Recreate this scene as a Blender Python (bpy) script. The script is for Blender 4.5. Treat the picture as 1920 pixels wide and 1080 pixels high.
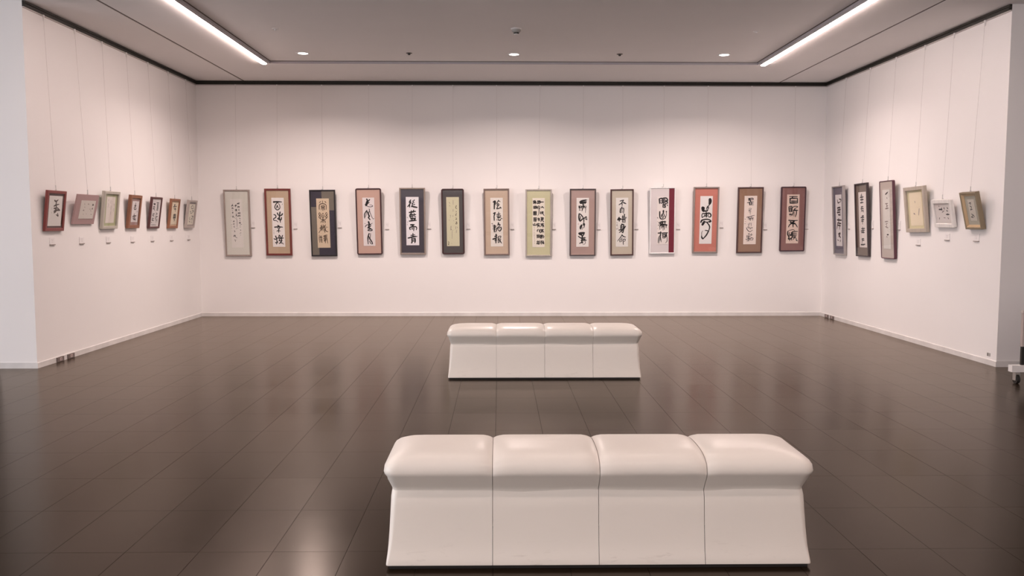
import bpy, math, random
from mathutils import Matrix, Vector

for o in list(bpy.data.objects):
    bpy.data.objects.remove(o, do_unlink=True)
SC = bpy.context.scene
COL = SC.collection
random.seed(7)

# ---------------------------------------------------------------- camera
F_PX, PITCH, YAW, ROLL = 1596.9, 0.0774, 0.0146, 0.0006
CAM = Vector((0.0, 0.0, 1.45))
cy, sy = math.cos(YAW), math.sin(YAW)
FWD = Vector((sy * math.cos(PITCH), cy * math.cos(PITCH), -math.sin(PITCH)))
RGT = Vector((cy, -sy, 0.0))
UPV = RGT.cross(FWD)
R2 = RGT * math.cos(ROLL) + UPV * math.sin(ROLL)
U2 = UPV * math.cos(ROLL) - RGT * math.sin(ROLL)
cam_data = bpy.data.cameras.new('camera')
cam_data.sensor_fit = 'HORIZONTAL'
cam_data.sensor_width = 36.0
cam_data.lens = F_PX * 36.0 / 1920.0
cam_data.clip_start = 0.05
cam_data.clip_end = 100.0
cam = bpy.data.objects.new('camera', cam_data)
COL.objects.link(cam)
cam.matrix_world = Matrix((
    (R2.x, U2.x, -FWD.x, CAM.x), (R2.y, U2.y, -FWD.y, CAM.y),
    (R2.z, U2.z, -FWD.z, CAM.z), (0, 0, 0, 1)))
SC.camera = cam

# ---------------------------------------------------------------- light and exposure
STRIP_POWER = 23.5          # emission of the two ceiling light lines
STRIP_TINT = (1.0, 0.80, 0.735)
CROSS_POWER = 15.0          # emission of the crosswise lines over the benches and the camera
DOWN_POWER = 40.0           # watts of each round downlight
DAY_POWER = 270.0           # watts of daylight through the windows behind the camera
REAR_FILL_POWER = 35.0         # watts of the warm fill light added behind the camera
DAY_TINT = (0.90, 0.93, 1.0)
world = bpy.data.worlds.new('world')
SC.world = world
world.use_nodes = True
bg = world.node_tree.nodes['Background']
bg.inputs['Color'].default_value = (0.80, 0.85, 1.0, 1)
bg.inputs['Strength'].default_value = 0.3
SC.view_settings.view_transform = 'Standard'
SC.view_settings.look = 'None'
SC.view_settings.exposure = 0.64
SC.view_settings.gamma = 1.0
SC.view_settings.use_curve_mapping = False

day = bpy.data.lights.new('window_daylight', 'AREA')
day.shape = 'RECTANGLE'
day.size, day.size_y = 9.0, 2.3
day.energy = DAY_POWER
day.color = DAY_TINT
day_o = bpy.data.objects.new('window_daylight', day)
COL.objects.link(day_o)
day_o.location = (-8.9, 0.5, 1.55)
day_o.rotation_euler = (math.radians(90), 0, math.radians(-90))      # in the hall's window wall, faces +x

rear_fill = bpy.data.lights.new('rear_fill_light', 'AREA')       # unseen warm fill added at the rear wall to brighten camera-facing surfaces
rear_fill.shape = 'RECTANGLE'
rear_fill.size, rear_fill.size_y = 10.0, 2.6
rear_fill.energy = REAR_FILL_POWER
rear_fill.color = (1.0, 0.77, 0.62)
rear_fill_o = bpy.data.objects.new('rear_fill_light', rear_fill)
COL.objects.link(rear_fill_o)
rear_fill_o.location = (0.2, -5.9, 1.4)
rear_fill_o.rotation_euler = (math.radians(90), 0, 0)      # faces +y

# ---------------------------------------------------------------- room measures (metres)
D, XL, XR, H = 13.106, -4.582, 4.991, 3.568
YF_L, YF_R = 8.425, 8.405          # front ends of the side walls
STEP = 0.034                       # inner ceiling panel lies this much higher
SX0, SX1, SY1, SY0 = -3.085, 3.495, 11.675, -4.6
WALL_TOP = 3.51


# ---------------------------------------------------------------- helpers
def lin(c):
    c = c / 255.0
    return c / 12.92 if c <= 0.04045 else ((c + 0.055) / 1.055) ** 2.4


LIGHT_TINT = (0.96, 0.80, 0.75)


def alb(r, g, b):
    """surface colour that shows as this colour under the room's warm light"""
    return tuple(min(0.86, max(0.004, lin(v) / k)) for v, k in zip((r, g, b), LIGHT_TINT))


def new_mat(name, color, rough=0.5, spec=0.5, noise=0.0, noise_scale=40.0, bump=0.0, bump_scale=200.0, metallic=0.0,
            stretch=None):
    m = bpy.data.materials.new(name)
    m.use_nodes = True
    nt = m.node_tree
    b = nt.nodes['Principled BSDF']
    b.inputs['Base Color'].default_value = (*color, 1)
    b.inputs['Roughness'].default_value = rough
    b.inputs['Specular IOR Level'].default_value = spec
    b.inputs['Metallic'].default_value = metallic
    tc = nt.nodes.new('ShaderNodeTexCoord')
    vec = tc.outputs['Object']
    if stretch:
        mp = nt.nodes.new('ShaderNodeMapping')
        mp.inputs['Scale'].default_value = stretch
        nt.links.new(vec, mp.inputs['Vector'])
        vec = mp.outputs['Vector']
    if noise:
        n = nt.nodes.new('ShaderNodeTexNoise')
        n.inputs['Scale'].default_value = noise_scale
        n.inputs['Detail'].default_value = 5
        nt.links.new(vec, n.inputs['Vector'])
        mr = nt.nodes.new('ShaderNodeMapRange')
        mr.inputs['From Min'].default_value = 0.25
        mr.inputs['From Max'].default_value = 0.75
        mr.inputs['To Min'].default_value = 1 - noise
        mr.inputs['To Max'].default_value = 1 + noise
        nt.links.new(n.outputs['Fac'], mr.inputs['Value'])
        mx = nt.nodes.new('ShaderNodeVectorMath')
        mx.operation = 'SCALE'
        mx.inputs[0].default_value = color
        nt.links.new(mr.outputs['Result'], mx.inputs['Scale'])
        nt.links.new(mx.outputs['Vector'], b.inputs['Base Color'])
    if bump:
        n2 = nt.nodes.new('ShaderNodeTexNoise')
        n2.inputs['Scale'].default_value = bump_scale
        n2.inputs['Detail'].default_value = 3
        nt.links.new(vec, n2.inputs['Vector'])
        bp = nt.nodes.new('ShaderNodeBump')
        bp.inputs['Strength'].default_value = bump
        bp.inputs['Distance'].default_value = 0.002
        nt.links.new(n2.outputs['Fac'], bp.inputs['Height'])
        nt.links.new(bp.outputs['Normal'], b.inputs['Normal'])
    return m


def emit_mat(name, color, strength):
    m = bpy.data.materials.new(name)
    m.use_nodes = True
    nt = m.node_tree
    nt.nodes.remove(nt.nodes['Principled BSDF'])
    e = nt.nodes.new('ShaderNodeEmission')
    e.inputs['Color'].default_value = (*color, 1)
    e.inputs['Strength'].default_value = strength
    nt.links.new(e.outputs['Emission'], nt.nodes['Material Output'].inputs['Surface'])
    return m


def mesh(name, verts, faces, mats, mat_idx=None, smooth=False):
    me = bpy.data.meshes.new(name)
    me.from_pydata(verts, [], faces)
    if not isinstance(mats, (list, tuple)):
        mats = [mats]
    for m in mats:
        me.materials.append(m)
    if mat_idx:
        me.polygons.foreach_set('material_index', mat_idx)
    if smooth:
        me.polygons.foreach_set('use_smooth', [True] * len(me.polygons))
    me.update()
    return me


def put(name, me, parent=None, loc=(0, 0, 0), rot=None):
    o = bpy.data.objects.new(name, me)
    COL.objects.link(o)
    o.location = loc
    if rot:
        o.rotation_euler = rot
    if parent:
        o.parent = parent
    return o


class MB:
    """collects simple solids into one mesh"""
    def __init__(self):
        self.v, self.f = [], []

    def box(self, x0, x1, y0, y1, z0, z1):
        n = len(self.v)
        self.v += [(x0, y0, z0), (x1, y0, z0), (x1, y1, z0), (x0, y1, z0),
                   (x0, y0, z1), (x1, y0, z1), (x1, y1, z1), (x0, y1, z1)]
        self.f += [tuple(n + i for i in q) for q in
                   ((3, 2, 1, 0), (4, 5, 6, 7), (0, 1, 5, 4), (1, 2, 6, 5), (2, 3, 7, 6), (3, 0, 4, 7))]
        return self

    def tube(self, p, q, r, n=8, r2=None):
        p, q = Vector(p), Vector(q)
        r2 = r if r2 is None else r2
        d = (q - p).normalized()
        a = d.orthogonal().normalized()
        b = d.cross(a)
        k = len(self.v)
        for i in range(n):
            t = 2 * math.pi * i / n
            w = a * math.cos(t) + b * math.sin(t)
            self.v += [tuple(p + w * r), tuple(q + w * r2)]
        for i in range(n):
            j = (i + 1) % n
            self.f.append((k + 2 * i, k + 2 * j, k + 2 * j + 1, k + 2 * i + 1))
        self.f.append(tuple(k + 2 * i for i in reversed(range(n))))
        self.f.append(tuple(k + 2 * i + 1 for i in range(n)))
        return self

    def lathe(self, prof, n=24, flip=False):
        """profile of (radius, z), turned about z"""
        k = len(self.v)
        for r, z in prof:
            for i in range(n):
                t = 2 * math.pi * i / n
                self.v.append((r * math.cos(t), r * math.sin(t), z))
        for a in range(len(prof) - 1):
            for i in range(n):
                j = (i + 1) % n
                q = (k + a * n + i, k + a * n + j, k + (a + 1) * n + j, k + (a + 1) * n + i)
                self.f.append(q[::-1] if flip else q)
        self.f.append(tuple(k + i for i in (range(n) if flip else reversed(range(n)))))
        m = k + (len(prof) - 1) * n
        self.f.append(tuple(m + i for i in (reversed(range(n)) if flip else range(n))))
        return self

    def prism(self, pts, axis, a, b):
        """extrude a polygon of 2-d points along an axis from a to b"""
        k, n = len(self.v), len(pts)
        for t in (a, b):
            for (u, w) in pts:
                self.v.append({'x': (t, u, w), 'y': (u, t, w), 'z': (u, w, t)}[axis])
        for i in range(n):
            j = (i + 1) % n
            self.f.append((k + i, k + j, k + n + j, k + n + i))
        self.f.append(tuple(k + i for i in reversed(range(n))))
        self.f.append(tuple(k + n + i for i in range(n)))
        return self

    def build(self, name, mat, parent=None, loc=(0, 0, 0), rot=None, smooth=False):
        return put(name, mesh(name, self.v, self.f, mat, smooth=smooth), parent, loc, rot)


def tag(o, label, cat, group=None):
    o['label'] = label
    o['category'] = cat
    if group:
        o['group'] = group
    return o


def thing(name, label, cat, loc=(0, 0, 0), rot=None, group=None):
    o = bpy.data.objects.new(name, None)
    COL.objects.link(o)
    o.empty_display_size = 0.05
    o.location = loc
    if rot:
        o.rotation_euler = rot
    return tag(o, label, cat, group)


def struct(o, label=None):
    o['kind'] = 'structure'
    if label:
        o['label'] = label
    return o


# ---------------------------------------------------------------- materials of the room
M_WALL = new_mat('wall_paint', (0.86, 0.835, 0.825), 0.75, 0.3, noise=0.012, noise_scale=1.2, bump=0.08, bump_scale=140)
M_BASE = new_mat('baseboard_paint', (0.70, 0.675, 0.66), 0.55, 0.4, noise=0.10, noise_scale=6.0)
M_CEIL = new_mat('ceiling_board', (0.90, 0.865, 0.85), 0.85, 0.2, noise=0.012, noise_scale=1.5, bump=0.08, bump_scale=180)
M_STEP = new_mat('ceiling_step_paint', (0.50, 0.47, 0.49), 0.7, 0.3)
M_DARK = new_mat('dark_rail_metal', (0.020, 0.017, 0.013), 0.5, 0.4)
M_LIP = new_mat('rail_lip_paint', (0.55, 0.50, 0.49), 0.5, 0.4)
M_GROOVE = new_mat('ceiling_groove_shadow_gap', (0.20, 0.165, 0.15), 0.8, 0.2)
M_GROUT = new_mat('floor_joint', (0.012, 0.010, 0.008), 0.8, 0.2)
M_STEEL = new_mat('steel', (0.55, 0.54, 0.53), 0.35, 0.5, metallic=0.8)
M_WHITE = new_mat('white_plastic', (0.80, 0.78, 0.77), 0.4, 0.5)
M_BLACK = new_mat('black_plastic', (0.02, 0.018, 0.017), 0.45, 0.5)
M_WIRE = new_mat('wire_steel', (0.60, 0.56, 0.55), 0.5, 0.4, metallic=0.3)

# dark polished floor tile: tone shifts a little from tile to tile, faint scuffs, pale specks, scratches
TW, TL_ = 0.324, 0.5447
TX0, TY0 = -1.0, 8.569
M_TILE = bpy.data.materials.new('floor_tile_dark_brown')
M_TILE.use_nodes = True
nt = M_TILE.node_tree
N, L = nt.nodes, nt.links
pb = N['Principled BSDF']
geo = N.new('ShaderNodeNewGeometry')


def vmath(op, a, b=None):
    n = N.new('ShaderNodeVectorMath')
    n.operation = op
    for i, s in enumerate((a, b)):
        if s is None:
            continue
        if isinstance(s, (tuple, list)):
            n.inputs[i].default_value = s
        else:
            L.new(s, n.inputs[i])
    return n.outputs['Vector']


def smath(op, a, b):
    n = N.new('ShaderNodeMath')
    n.operation = op
    n.use_clamp = False
    for i, s in enumerate((a, b)):
        if isinstance(s, (int, float)):
            n.inputs[i].default_value = s
        else:
            L.new(s, n.inputs[i])
    return n.outputs['Value']


cell = vmath('FLOOR', vmath('DIVIDE', vmath('SUBTRACT', geo.outputs['Position'], (TX0, TY0, -0.5)), (TW, TL_, 1.0)))
wn = N.new('ShaderNodeTexWhiteNoise')
L.new(cell, wn.inputs['Vector'])
big = N.new('ShaderNodeTexNoise')
big.inputs['Scale'].default_value = 1.1
big.inputs['Detail'].default_value = 6
L.new(geo.outputs['Position'], big.inputs['Vector'])
fine = N.new('ShaderNodeTexNoise')
fine.inputs['Scale'].default_value = 45.0
fine.inputs['Detail'].default_value = 4
L.new(geo.outputs['Position'], fine.inputs['Vector'])
fac = smath('ADD', smath('MULTIPLY', wn.outputs['Value'], 0.10), smath('ADD', smath('MULTIPLY', big.outputs['Fac'], 0.30), smath('MULTIPLY', fine.outputs['Fac'], 0.16)))
fac = smath('ADD', fac, 0.72)
vor = N.new('ShaderNodeTexVoronoi')          # few pale specks of dust
vor.inputs['Scale'].default_value = 5.5
L.new(geo.outputs['Position'], vor.inputs['Vector'])
speck = smath('LESS_THAN', vor.outputs['Distance'], 0.016)
sc_ = N.new('ShaderNodeVectorMath')
sc_.operation = 'SCALE'
sc_.inputs[0].default_value = (0.0165, 0.0095, 0.0048)
L.new(fac, sc_.inputs['Scale'])
mixc = N.new('ShaderNodeMix')
mixc.data_type = 'RGBA'
L.new(smath('MULTIPLY', speck, 0.30), mixc.inputs[0])
L.new(sc_.outputs['Vector'], mixc.inputs[6])
mixc.inputs[7].default_value = (0.5, 0.42, 0.36, 1)
N.remove(pb)
f_d, f_g, f_f, f_m = (N.new('ShaderNode' + q) for q in ('BsdfDiffuse', 'BsdfGlossy', 'Fresnel', 'MixShader'))
f_g.inputs['Color'].default_value = (0.91, 0.83, 0.755, 1)          # brownish wax finish
f_f.inputs['IOR'].default_value = 1.30
L.new(f_f.outputs['Fac'], f_m.inputs['Fac'])
L.new(f_d.outputs['BSDF'], f_m.inputs[1])
L.new(f_g.outputs['BSDF'], f_m.inputs[2])
L.new(f_m.outputs['Shader'], N['Material Output'].inputs['Surface'])
L.new(mixc.outputs[2], f_d.inputs['Color'])
rr = smath('ADD', smath('MULTIPLY', big.outputs['Fac'], 0.10), smath('ADD', smath('MULTIPLY', wn.outputs['Value'], 0.03), 0.16))
L.new(rr, f_g.inputs['Roughness'])
bp_ = N.new('ShaderNodeBump')
bp_.inputs['Strength'].default_value = 0.10
bp_.inputs['Distance'].default_value = 0.004
wav = N.new('ShaderNodeTexNoise')
wav.inputs['Scale'].default_value = 7.0
L.new(geo.outputs['Position'], wav.inputs['Vector'])
L.new(wav.outputs['Fac'], bp_.inputs['Height'])
for n_ in (f_d, f_g, f_f):
    L.new(bp_.outputs['Normal'], n_.inputs['Normal'])

# ---------------------------------------------------------------- floor
HX0, HX1, HY0 = -9.0, 9.4, -6.0            # the larger hall the camera stands in
floor = struct(MB().box(HX0, HX1, HY0, D + 0.35, -0.12, -0.003).build('floor', M_GROUT))
floor['label'] = 'dark brown polished tile floor with mirrored smears of the walls'
GAP = 0.0018


def px(p):
    d = Vector(p) - CAM
    z = d.dot(FWD)
    if z < 0.1:
        return None
    return 960 + F_PX * d.dot(R2) / z, 540 - F_PX * d.dot(U2) / z


tiles = []
i0, i1 = math.floor((HX0 - TX0) / TW), math.ceil((HX1 - TX0) / TW)
j0, j1 = math.floor((HY0 - TY0) / TL_), math.ceil((D - TY0) / TL_)
for i in range(i0, i1):
    for j in range(j0, j1):
        x, y = TX0 + i * TW, TY0 + j * TL_
        xa, xb = max(x, HX0), min(x + TW, HX1)
        ya, yb = max(y, HY0), min(y + TL_, D)
        if xb - xa < 0.01 or yb - ya < 0.01:
            continue
        if ya > YF_L and (xb < XL - 0.02 or xa > XR + 0.02):
            continue
        full = (xb - xa > TW - 1e-4) and (yb - ya > TL_ - 1e-4)
        c = px(((xa + xb) / 2, (ya + yb) / 2, 0))
        inview = bool(c) and -60 < c[0] < 1980 and c[1] < 1130 and full
        hidden = any(bx0 < (xa + xb) / 2 < bx1 and by0 < (ya + yb) / 2 < by1
                     for bx0, bx1, by0, by1 in ((-0.5, 1.4, 3.45, 5.0), (-0.45, 1.3, 7.75, 9.4)))
        tiles.append((not inview or hidden, ya, xa, xb, yb))
tiles.sort()
single = [t for t in tiles if not t[0]][:296]
rest = tiles[len(single):]
tm = MB()
g = GAP / 2
tm.box(-TW / 2 + g, TW / 2 - g, -TL_ / 2 + g, TL_ / 2 - g, -0.0035, 0.0)
tile_me = mesh('tile', tm.v, tm.f, M_TILE)
for _, ya, xa, xb, yb in single:
    put('tile', tile_me, floor, ((xa + xb) / 2, (ya + yb) / 2, 0))
rm = MB()
for _, ya, xa, xb, yb in rest:
    rm.box(xa + g, xb - g, ya + g, yb - g, -0.0035, 0.0)
far_tiles = rm.build('tile_field', M_TILE, floor)
far_tiles['kind'] = 'stuff'

# ---------------------------------------------------------------- walls
struct(MB().box(XL - 0.37, XR + 0.37, D, D + 0.30, 0, H + 0.1).build('wall_back', M_WALL),
       'long pale back wall hung with fourteen tall framed scrolls')
struct(MB().box(XL - 0.37, XL, YF_L, D, 0, H + 0.1).build('wall_left', M_WALL),
       'thick pale side wall with seven small frames, its end face bluish')
struct(MB().box(XR, XR + 0.37, YF_R, D, 0, H + 0.1).build('wall_right', M_WALL),
       'thick pale side wall with six frames of mixed size')
struct(MB().box(HX0 - 0.2, HX0, HY0, -4.0, 0, H + 0.1).box(HX0 - 0.2, HX0, 5.0, D + 0.3, 0, H + 0.1)
       .box(HX0 - 0.2, HX0, -4.0, 5.0, 0, 0.38).box(HX0 - 0.2, HX0, -4.0, 5.0, 2.72, H + 0.1).build('wall_outer_left', M_WALL))
struct(MB().box(HX1, HX1 + 0.2, HY0, D + 0.3, 0, H + 0.1).build('wall_outer_right', M_WALL))
struct(MB().box(HX0, XL - 0.37, D, D + 0.3, 0, H + 0.1).build('wall_side_bay_left', M_WALL))
struct(MB().box(XR + 0.37, HX1, D, D + 0.3, 0, H + 0.1).build('wall_side_bay_right', M_WALL))
struct(MB().box(HX0, -5.0, HY0 - 0.2, HY0, 0, H + 0.1).box(5.4, HX1, HY0 - 0.2, HY0, 0, H + 0.1)
       .box(-5.0, 5.4, HY0 - 0.2, HY0, 2.75, H + 0.1).build('wall_rear', M_WALL))

# baseboards
BH, BT = 0.058, 0.010
struct(MB().prism([(D - BT, 0), (D, 0), (D, BH), (D - BT * 0.5, BH), (D - BT, BH - 0.006)], 'x', XL, XR).build('baseboard_back', M_BASE))
struct(MB().prism([(XL, 0), (XL + BT, 0), (XL + BT, BH - 0.006), (XL + BT * 0.5, BH), (XL, BH)], 'y', YF_L - BT, D - BT)
       .box(XL - 0.37, XL, YF_L - BT, YF_L, 0, BH).build('baseboard_left', M_BASE))
struct(MB().prism([(XR - BT, 0), (XR, 0), (XR, BH), (XR - BT * 0.5, BH), (XR - BT, BH - 0.006)], 'y', YF_R - BT, D - BT)
       .box(XR, XR + 0.37, YF_R - BT, YF_R, 0, BH).build('baseboard_right', M_BASE))

# picture rail in the gap between wall and ceiling: dark double channel with a pale lip
RZ0, RP = 3.513, 0.030


def rail(axis, a, b, face, sgn):
    """sgn: direction from the wall into the room along the other axis"""
    d = MB()
    e = lambda t: face + sgn * t
    def bar(t0, t1, z0, z1, mb):
        lo, hi = min(e(t0), e(t1)), max(e(t0), e(t1))
        if axis == 'x':
            mb.box(a, b, lo, hi, z0, z1)
        else:
            mb.box(lo, hi, a, b, z0, z1)
    bar(0.0, 0.010, RZ0, H, d)
    bar(0.010, RP, RZ0, RZ0 + 0.020, d)
    bar(0.010, RP - 0.006, RZ0 + 0.034, H, d)
    o = d.build('trim_picture_rail', M_DARK)
    struct(o)
    l = MB()
    bar(0.0, 0.014, RZ0 - 0.012, RZ0, l)
    l.build('rail_lip', M_LIP, o)
    return o


rail('x', XL, XR, D, -1)['label'] = 'dark picture rail along the top of the back wall'
rail('y', YF_L, D - RP, XL, 1)['label'] = 'dark picture rail above the seven small frames'
rail('y', YF_R, D - RP, XR, -1)['label'] = 'dark picture rail above the six mixed frames'

# ---------------------------------------------------------------- ceiling: lower border, raised inner panel, step faces, two grooves
GX0, GX1, GW = -3.857, 4.265, 0.030
cm = MB()
T = 0.16
cm.box(HX0, GX0 - GW / 2, HY0, D + 0.3, H, H + T)
cm.box(GX0 + GW / 2, SX0, HY0, D + 0.3, H, H + T)
cm.box(SX1, GX1 - GW / 2, HY0, D + 0.3, H, H + T)
cm.box(GX1 + GW / 2, HX1, HY0, D + 0.3, H, H + T)
cm.box(SX0, SX1, SY1, D + 0.3, H, H + T)
cm.box(SX0, SX1, HY0, SY0, H, H + T)
ceiling = struct(cm.build('ceiling', M_CEIL), 'plain pale grey ceiling border around a raised panel')
MB().box(SX0, SX1, SY0, SY1, H + STEP, H + T).build('raised_panel', M_CEIL, ceiling)
st = MB()
e = 0.004
st.box(SX0, SX1, SY1 - e, SY1, H, H + STEP)
st.box(SX0, SX0 + e, SY0, SY1 - e, H, H + STEP)
st.box(SX1 - e, SX1, SY0, SY1 - e, H, H + STEP)
st.build('step_face', M_STEP, ceiling)
sg = MB()                               # thin dark joint where the step meets the raised panel
e2 = 0.014
sg.box(SX0, SX1, SY1 - e - e2, SY1 - e, H + STEP - 0.004, H + STEP)
sg.box(SX0 + e, SX0 + e + e2, SY0, SY1 - e, H + STEP - 0.004, H + STEP)
sg.box(SX1 - e - e2, SX1 - e, SY0, SY1 - e, H + STEP - 0.004, H + STEP)
sg.build('step_joint', M_GROOVE, ceiling)
for gx in (GX0, GX1):
    MB().box(gx - GW / 2, gx + GW / 2, HY0, D + 0.3, H + 0.004, H + T).build('groove', M_GROOVE, ceiling)

# ---------------------------------------------------------------- ceiling fittings
M_STRIP = emit_mat('light_line_diffuser', STRIP_TINT, STRIP_POWER)
M_CROSS = emit_mat('cross_light_diffuser', STRIP_TINT, CROSS_POWER)
for x0, x1, lab in ((SX0 - 0.098, SX0 - 0.004, 'long straight ceiling light line on the side of the seven small frames'),
                    (SX1 + 0.004, SX1 + 0.098, 'long straight ceiling light line on the side of the six mixed frames')):
    t = thing('linear_light', lab, 'ceiling light', ((x0 + x1) / 2, 5.3, H - 0.0008), group='light lines along the raised ceiling panel')
    w = (x1 - x0) / 2
    y0, y1 = SY0 + 0.1 - 5.3, 11.60 - 5.3
    li, lo_ = (0.016, 0.004) if x0 > 0 else (0.004, 0.016)          # the lip towards the raised panel is deeper
    MB().box(-w, -w + 0.009, y0, y1, -li, 0.0).box(w - 0.009, w, y0, y1, -lo_, 0.0) \
        .box(-w, w, y0 - 0.01, y0, -0.012, 0.0).box(-w, w, y1, y1 + 0.012, -0.012, 0.0).build('housing', M_STEP, t)
    q = w - 0.010
    MB().prism([(-q, -0.0005), (-q, -0.016), (-q * 0.85, -0.022), (-q * 0.5, -0.025), (0, -0.026), (q * 0.5, -0.025), (q * 0.85, -0.022), (q, -0.016), (q, -0.0005)],
               'y', y0, y1).build('diffuser', M_STRIP, t)

ZI = H + STEP
for yl, lab in ((5.7, 'crosswise ceiling light line between the two benches'), (2.0, 'crosswise ceiling light line before the near bench'),
                (-2.2, 'crosswise ceiling light line farthest from the back wall')):
    t = thing('linear_light', lab, 'ceiling light', (0.2, yl, ZI - 0.0008), group='light lines across the raised ceiling panel')
    w, x0, x1 = 0.047, -2.9, 2.9
    MB().box(x0, x1, -w, -w + 0.010, -0.012, 0.0).box(x0, x1, w - 0.010, w, -0.012, 0.0) \
        .box(x0 - 0.01, x0, -w, w, -0.012, 0.0).box(x1, x1 + 0.012, -w, w, -0.012, 0.0).build('housing', M_STEP, t)
    q = w - 0.010
    MB().prism([(-q, -0.0005), (-q, -0.020), (-q * 0.6, -0.030), (0, -0.032), (q * 0.6, -0.030), (q, -0.020), (q, -0.0005)],
               'x', x0, x1).build('diffuser', M_CROSS, t)
M_LENS = emit_mat('downlight_lens', (1.0, 0.93, 0.90), 6.0)
DOWN = [(-2.512, 11.127, 'round lit downlight nearest the seven small frames'),
        (0.188, 11.148, 'round lit downlight in the middle of the row'),
        (2.896, 11.135, 'round lit downlight nearest the six mixed frames')]
for x, y, lab in DOWN:
    t = thing('downlight', lab, 'ceiling light', (x, y, ZI), group='round downlights in the raised panel')
    MB().lathe([(0.060, 0.0), (0.085, 0.0), (0.083, -0.007), (0.064, -0.008), (0.060, -0.004)], 28, flip=True).build('trim_ring', M_WHITE, t, smooth=False)
    MB().lathe([(0.062, -0.0055), (0.062, -0.001)], 28).build('lens', M_LENS, t)
    ld = bpy.data.lights.new('downlight_lamp', 'AREA')
    ld.shape = 'DISK'
    ld.size = 0.11
    ld.energy = DOWN_POWER
    ld.color = (1.0, 0.82, 0.76)
    ld.spread = math.radians(150)
    lo = bpy.data.objects.new('downlight_lamp', ld)
    COL.objects.link(lo)
    lo.parent = t
    lo.location = (0, 0, -0.012)

for x, y, lab in ((-1.155, 11.103, 'small dark ceiling spot hole between the first and middle downlights'),
                  (1.545, 11.124, 'small dark ceiling spot hole between the middle and last downlights')):
    t = thing('ceiling_nozzle', lab, 'ceiling nozzle', (x, y, ZI), group='dark nozzles in the downlight row')
    MB().lathe([(0.040, 0.0), (0.038, -0.004), (0.024, -0.005)], 20, flip=True).build('flange', M_GROOVE, t)
    MB().lathe([(0.018, -0.003), (0.016, -0.022), (0.008, -0.026)], 14, flip=True).build('nozzle', M_BLACK, t)
for x, y, lab in ((-2.506, 9.751, 'faint white sprinkler disc above the line of the first downlight'),
                  (2.905, 9.79, 'faint white sprinkler disc above the line of the last downlight')):
    t = thing('sprinkler', lab, 'sprinkler', (x, y, ZI), group='white sprinkler discs')
    MB().lathe([(0.036, 0.0), (0.034, -0.004), (0.020, -0.006)], 20, flip=True).build('cover_plate', M_WHITE, t)
    MB().lathe([(0.010, -0.004), (0.009, -0.016), (0.016, -0.018), (0.016, -0.020)], 12, flip=True).build('deflector', M_WHITE, t)

M_DET = new_mat('detector_plastic', (0.42, 0.41, 0.39), 0.5, 0.4)
t = thing('smoke_detector', 'grey domed smoke detector with dark vents under the raised ceiling panel', 'smoke detector', (0.188, 9.70, ZI))
MB().lathe([(0.062, 0.0), (0.060, -0.010), (0.052, -0.014)], 28, flip=True).build('base', M_WHITE, t)
MB().lathe([(0.052, -0.013), (0.047, -0.034), (0.034, -0.046)], 28, flip=True).build('housing', M_DET, t)
vent = MB()
for k in range(8):
    a0 = 2 * math.pi * k / 8 + 0.1
    a1 = a0 + 0.55
    p = [(0.030 * math.cos(a0), 0.030 * math.sin(a0)), (0.030 * math.cos(a1), 0.030 * math.sin(a1)),
         (0.022 * math.cos(a1), 0.022 * math.sin(a1)), (0.022 * math.cos(a0), 0.022 * math.sin(a0))]
    vent.prism(p, 'z', -0.060, -0.046)
vent.build('vent_ring', M_BLACK, t)
MB().lathe([(0.030, -0.060), (0.026, -0.067), (0.010, -0.069)], 24, flip=True).build('cap', M_WHITE, t)

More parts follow.
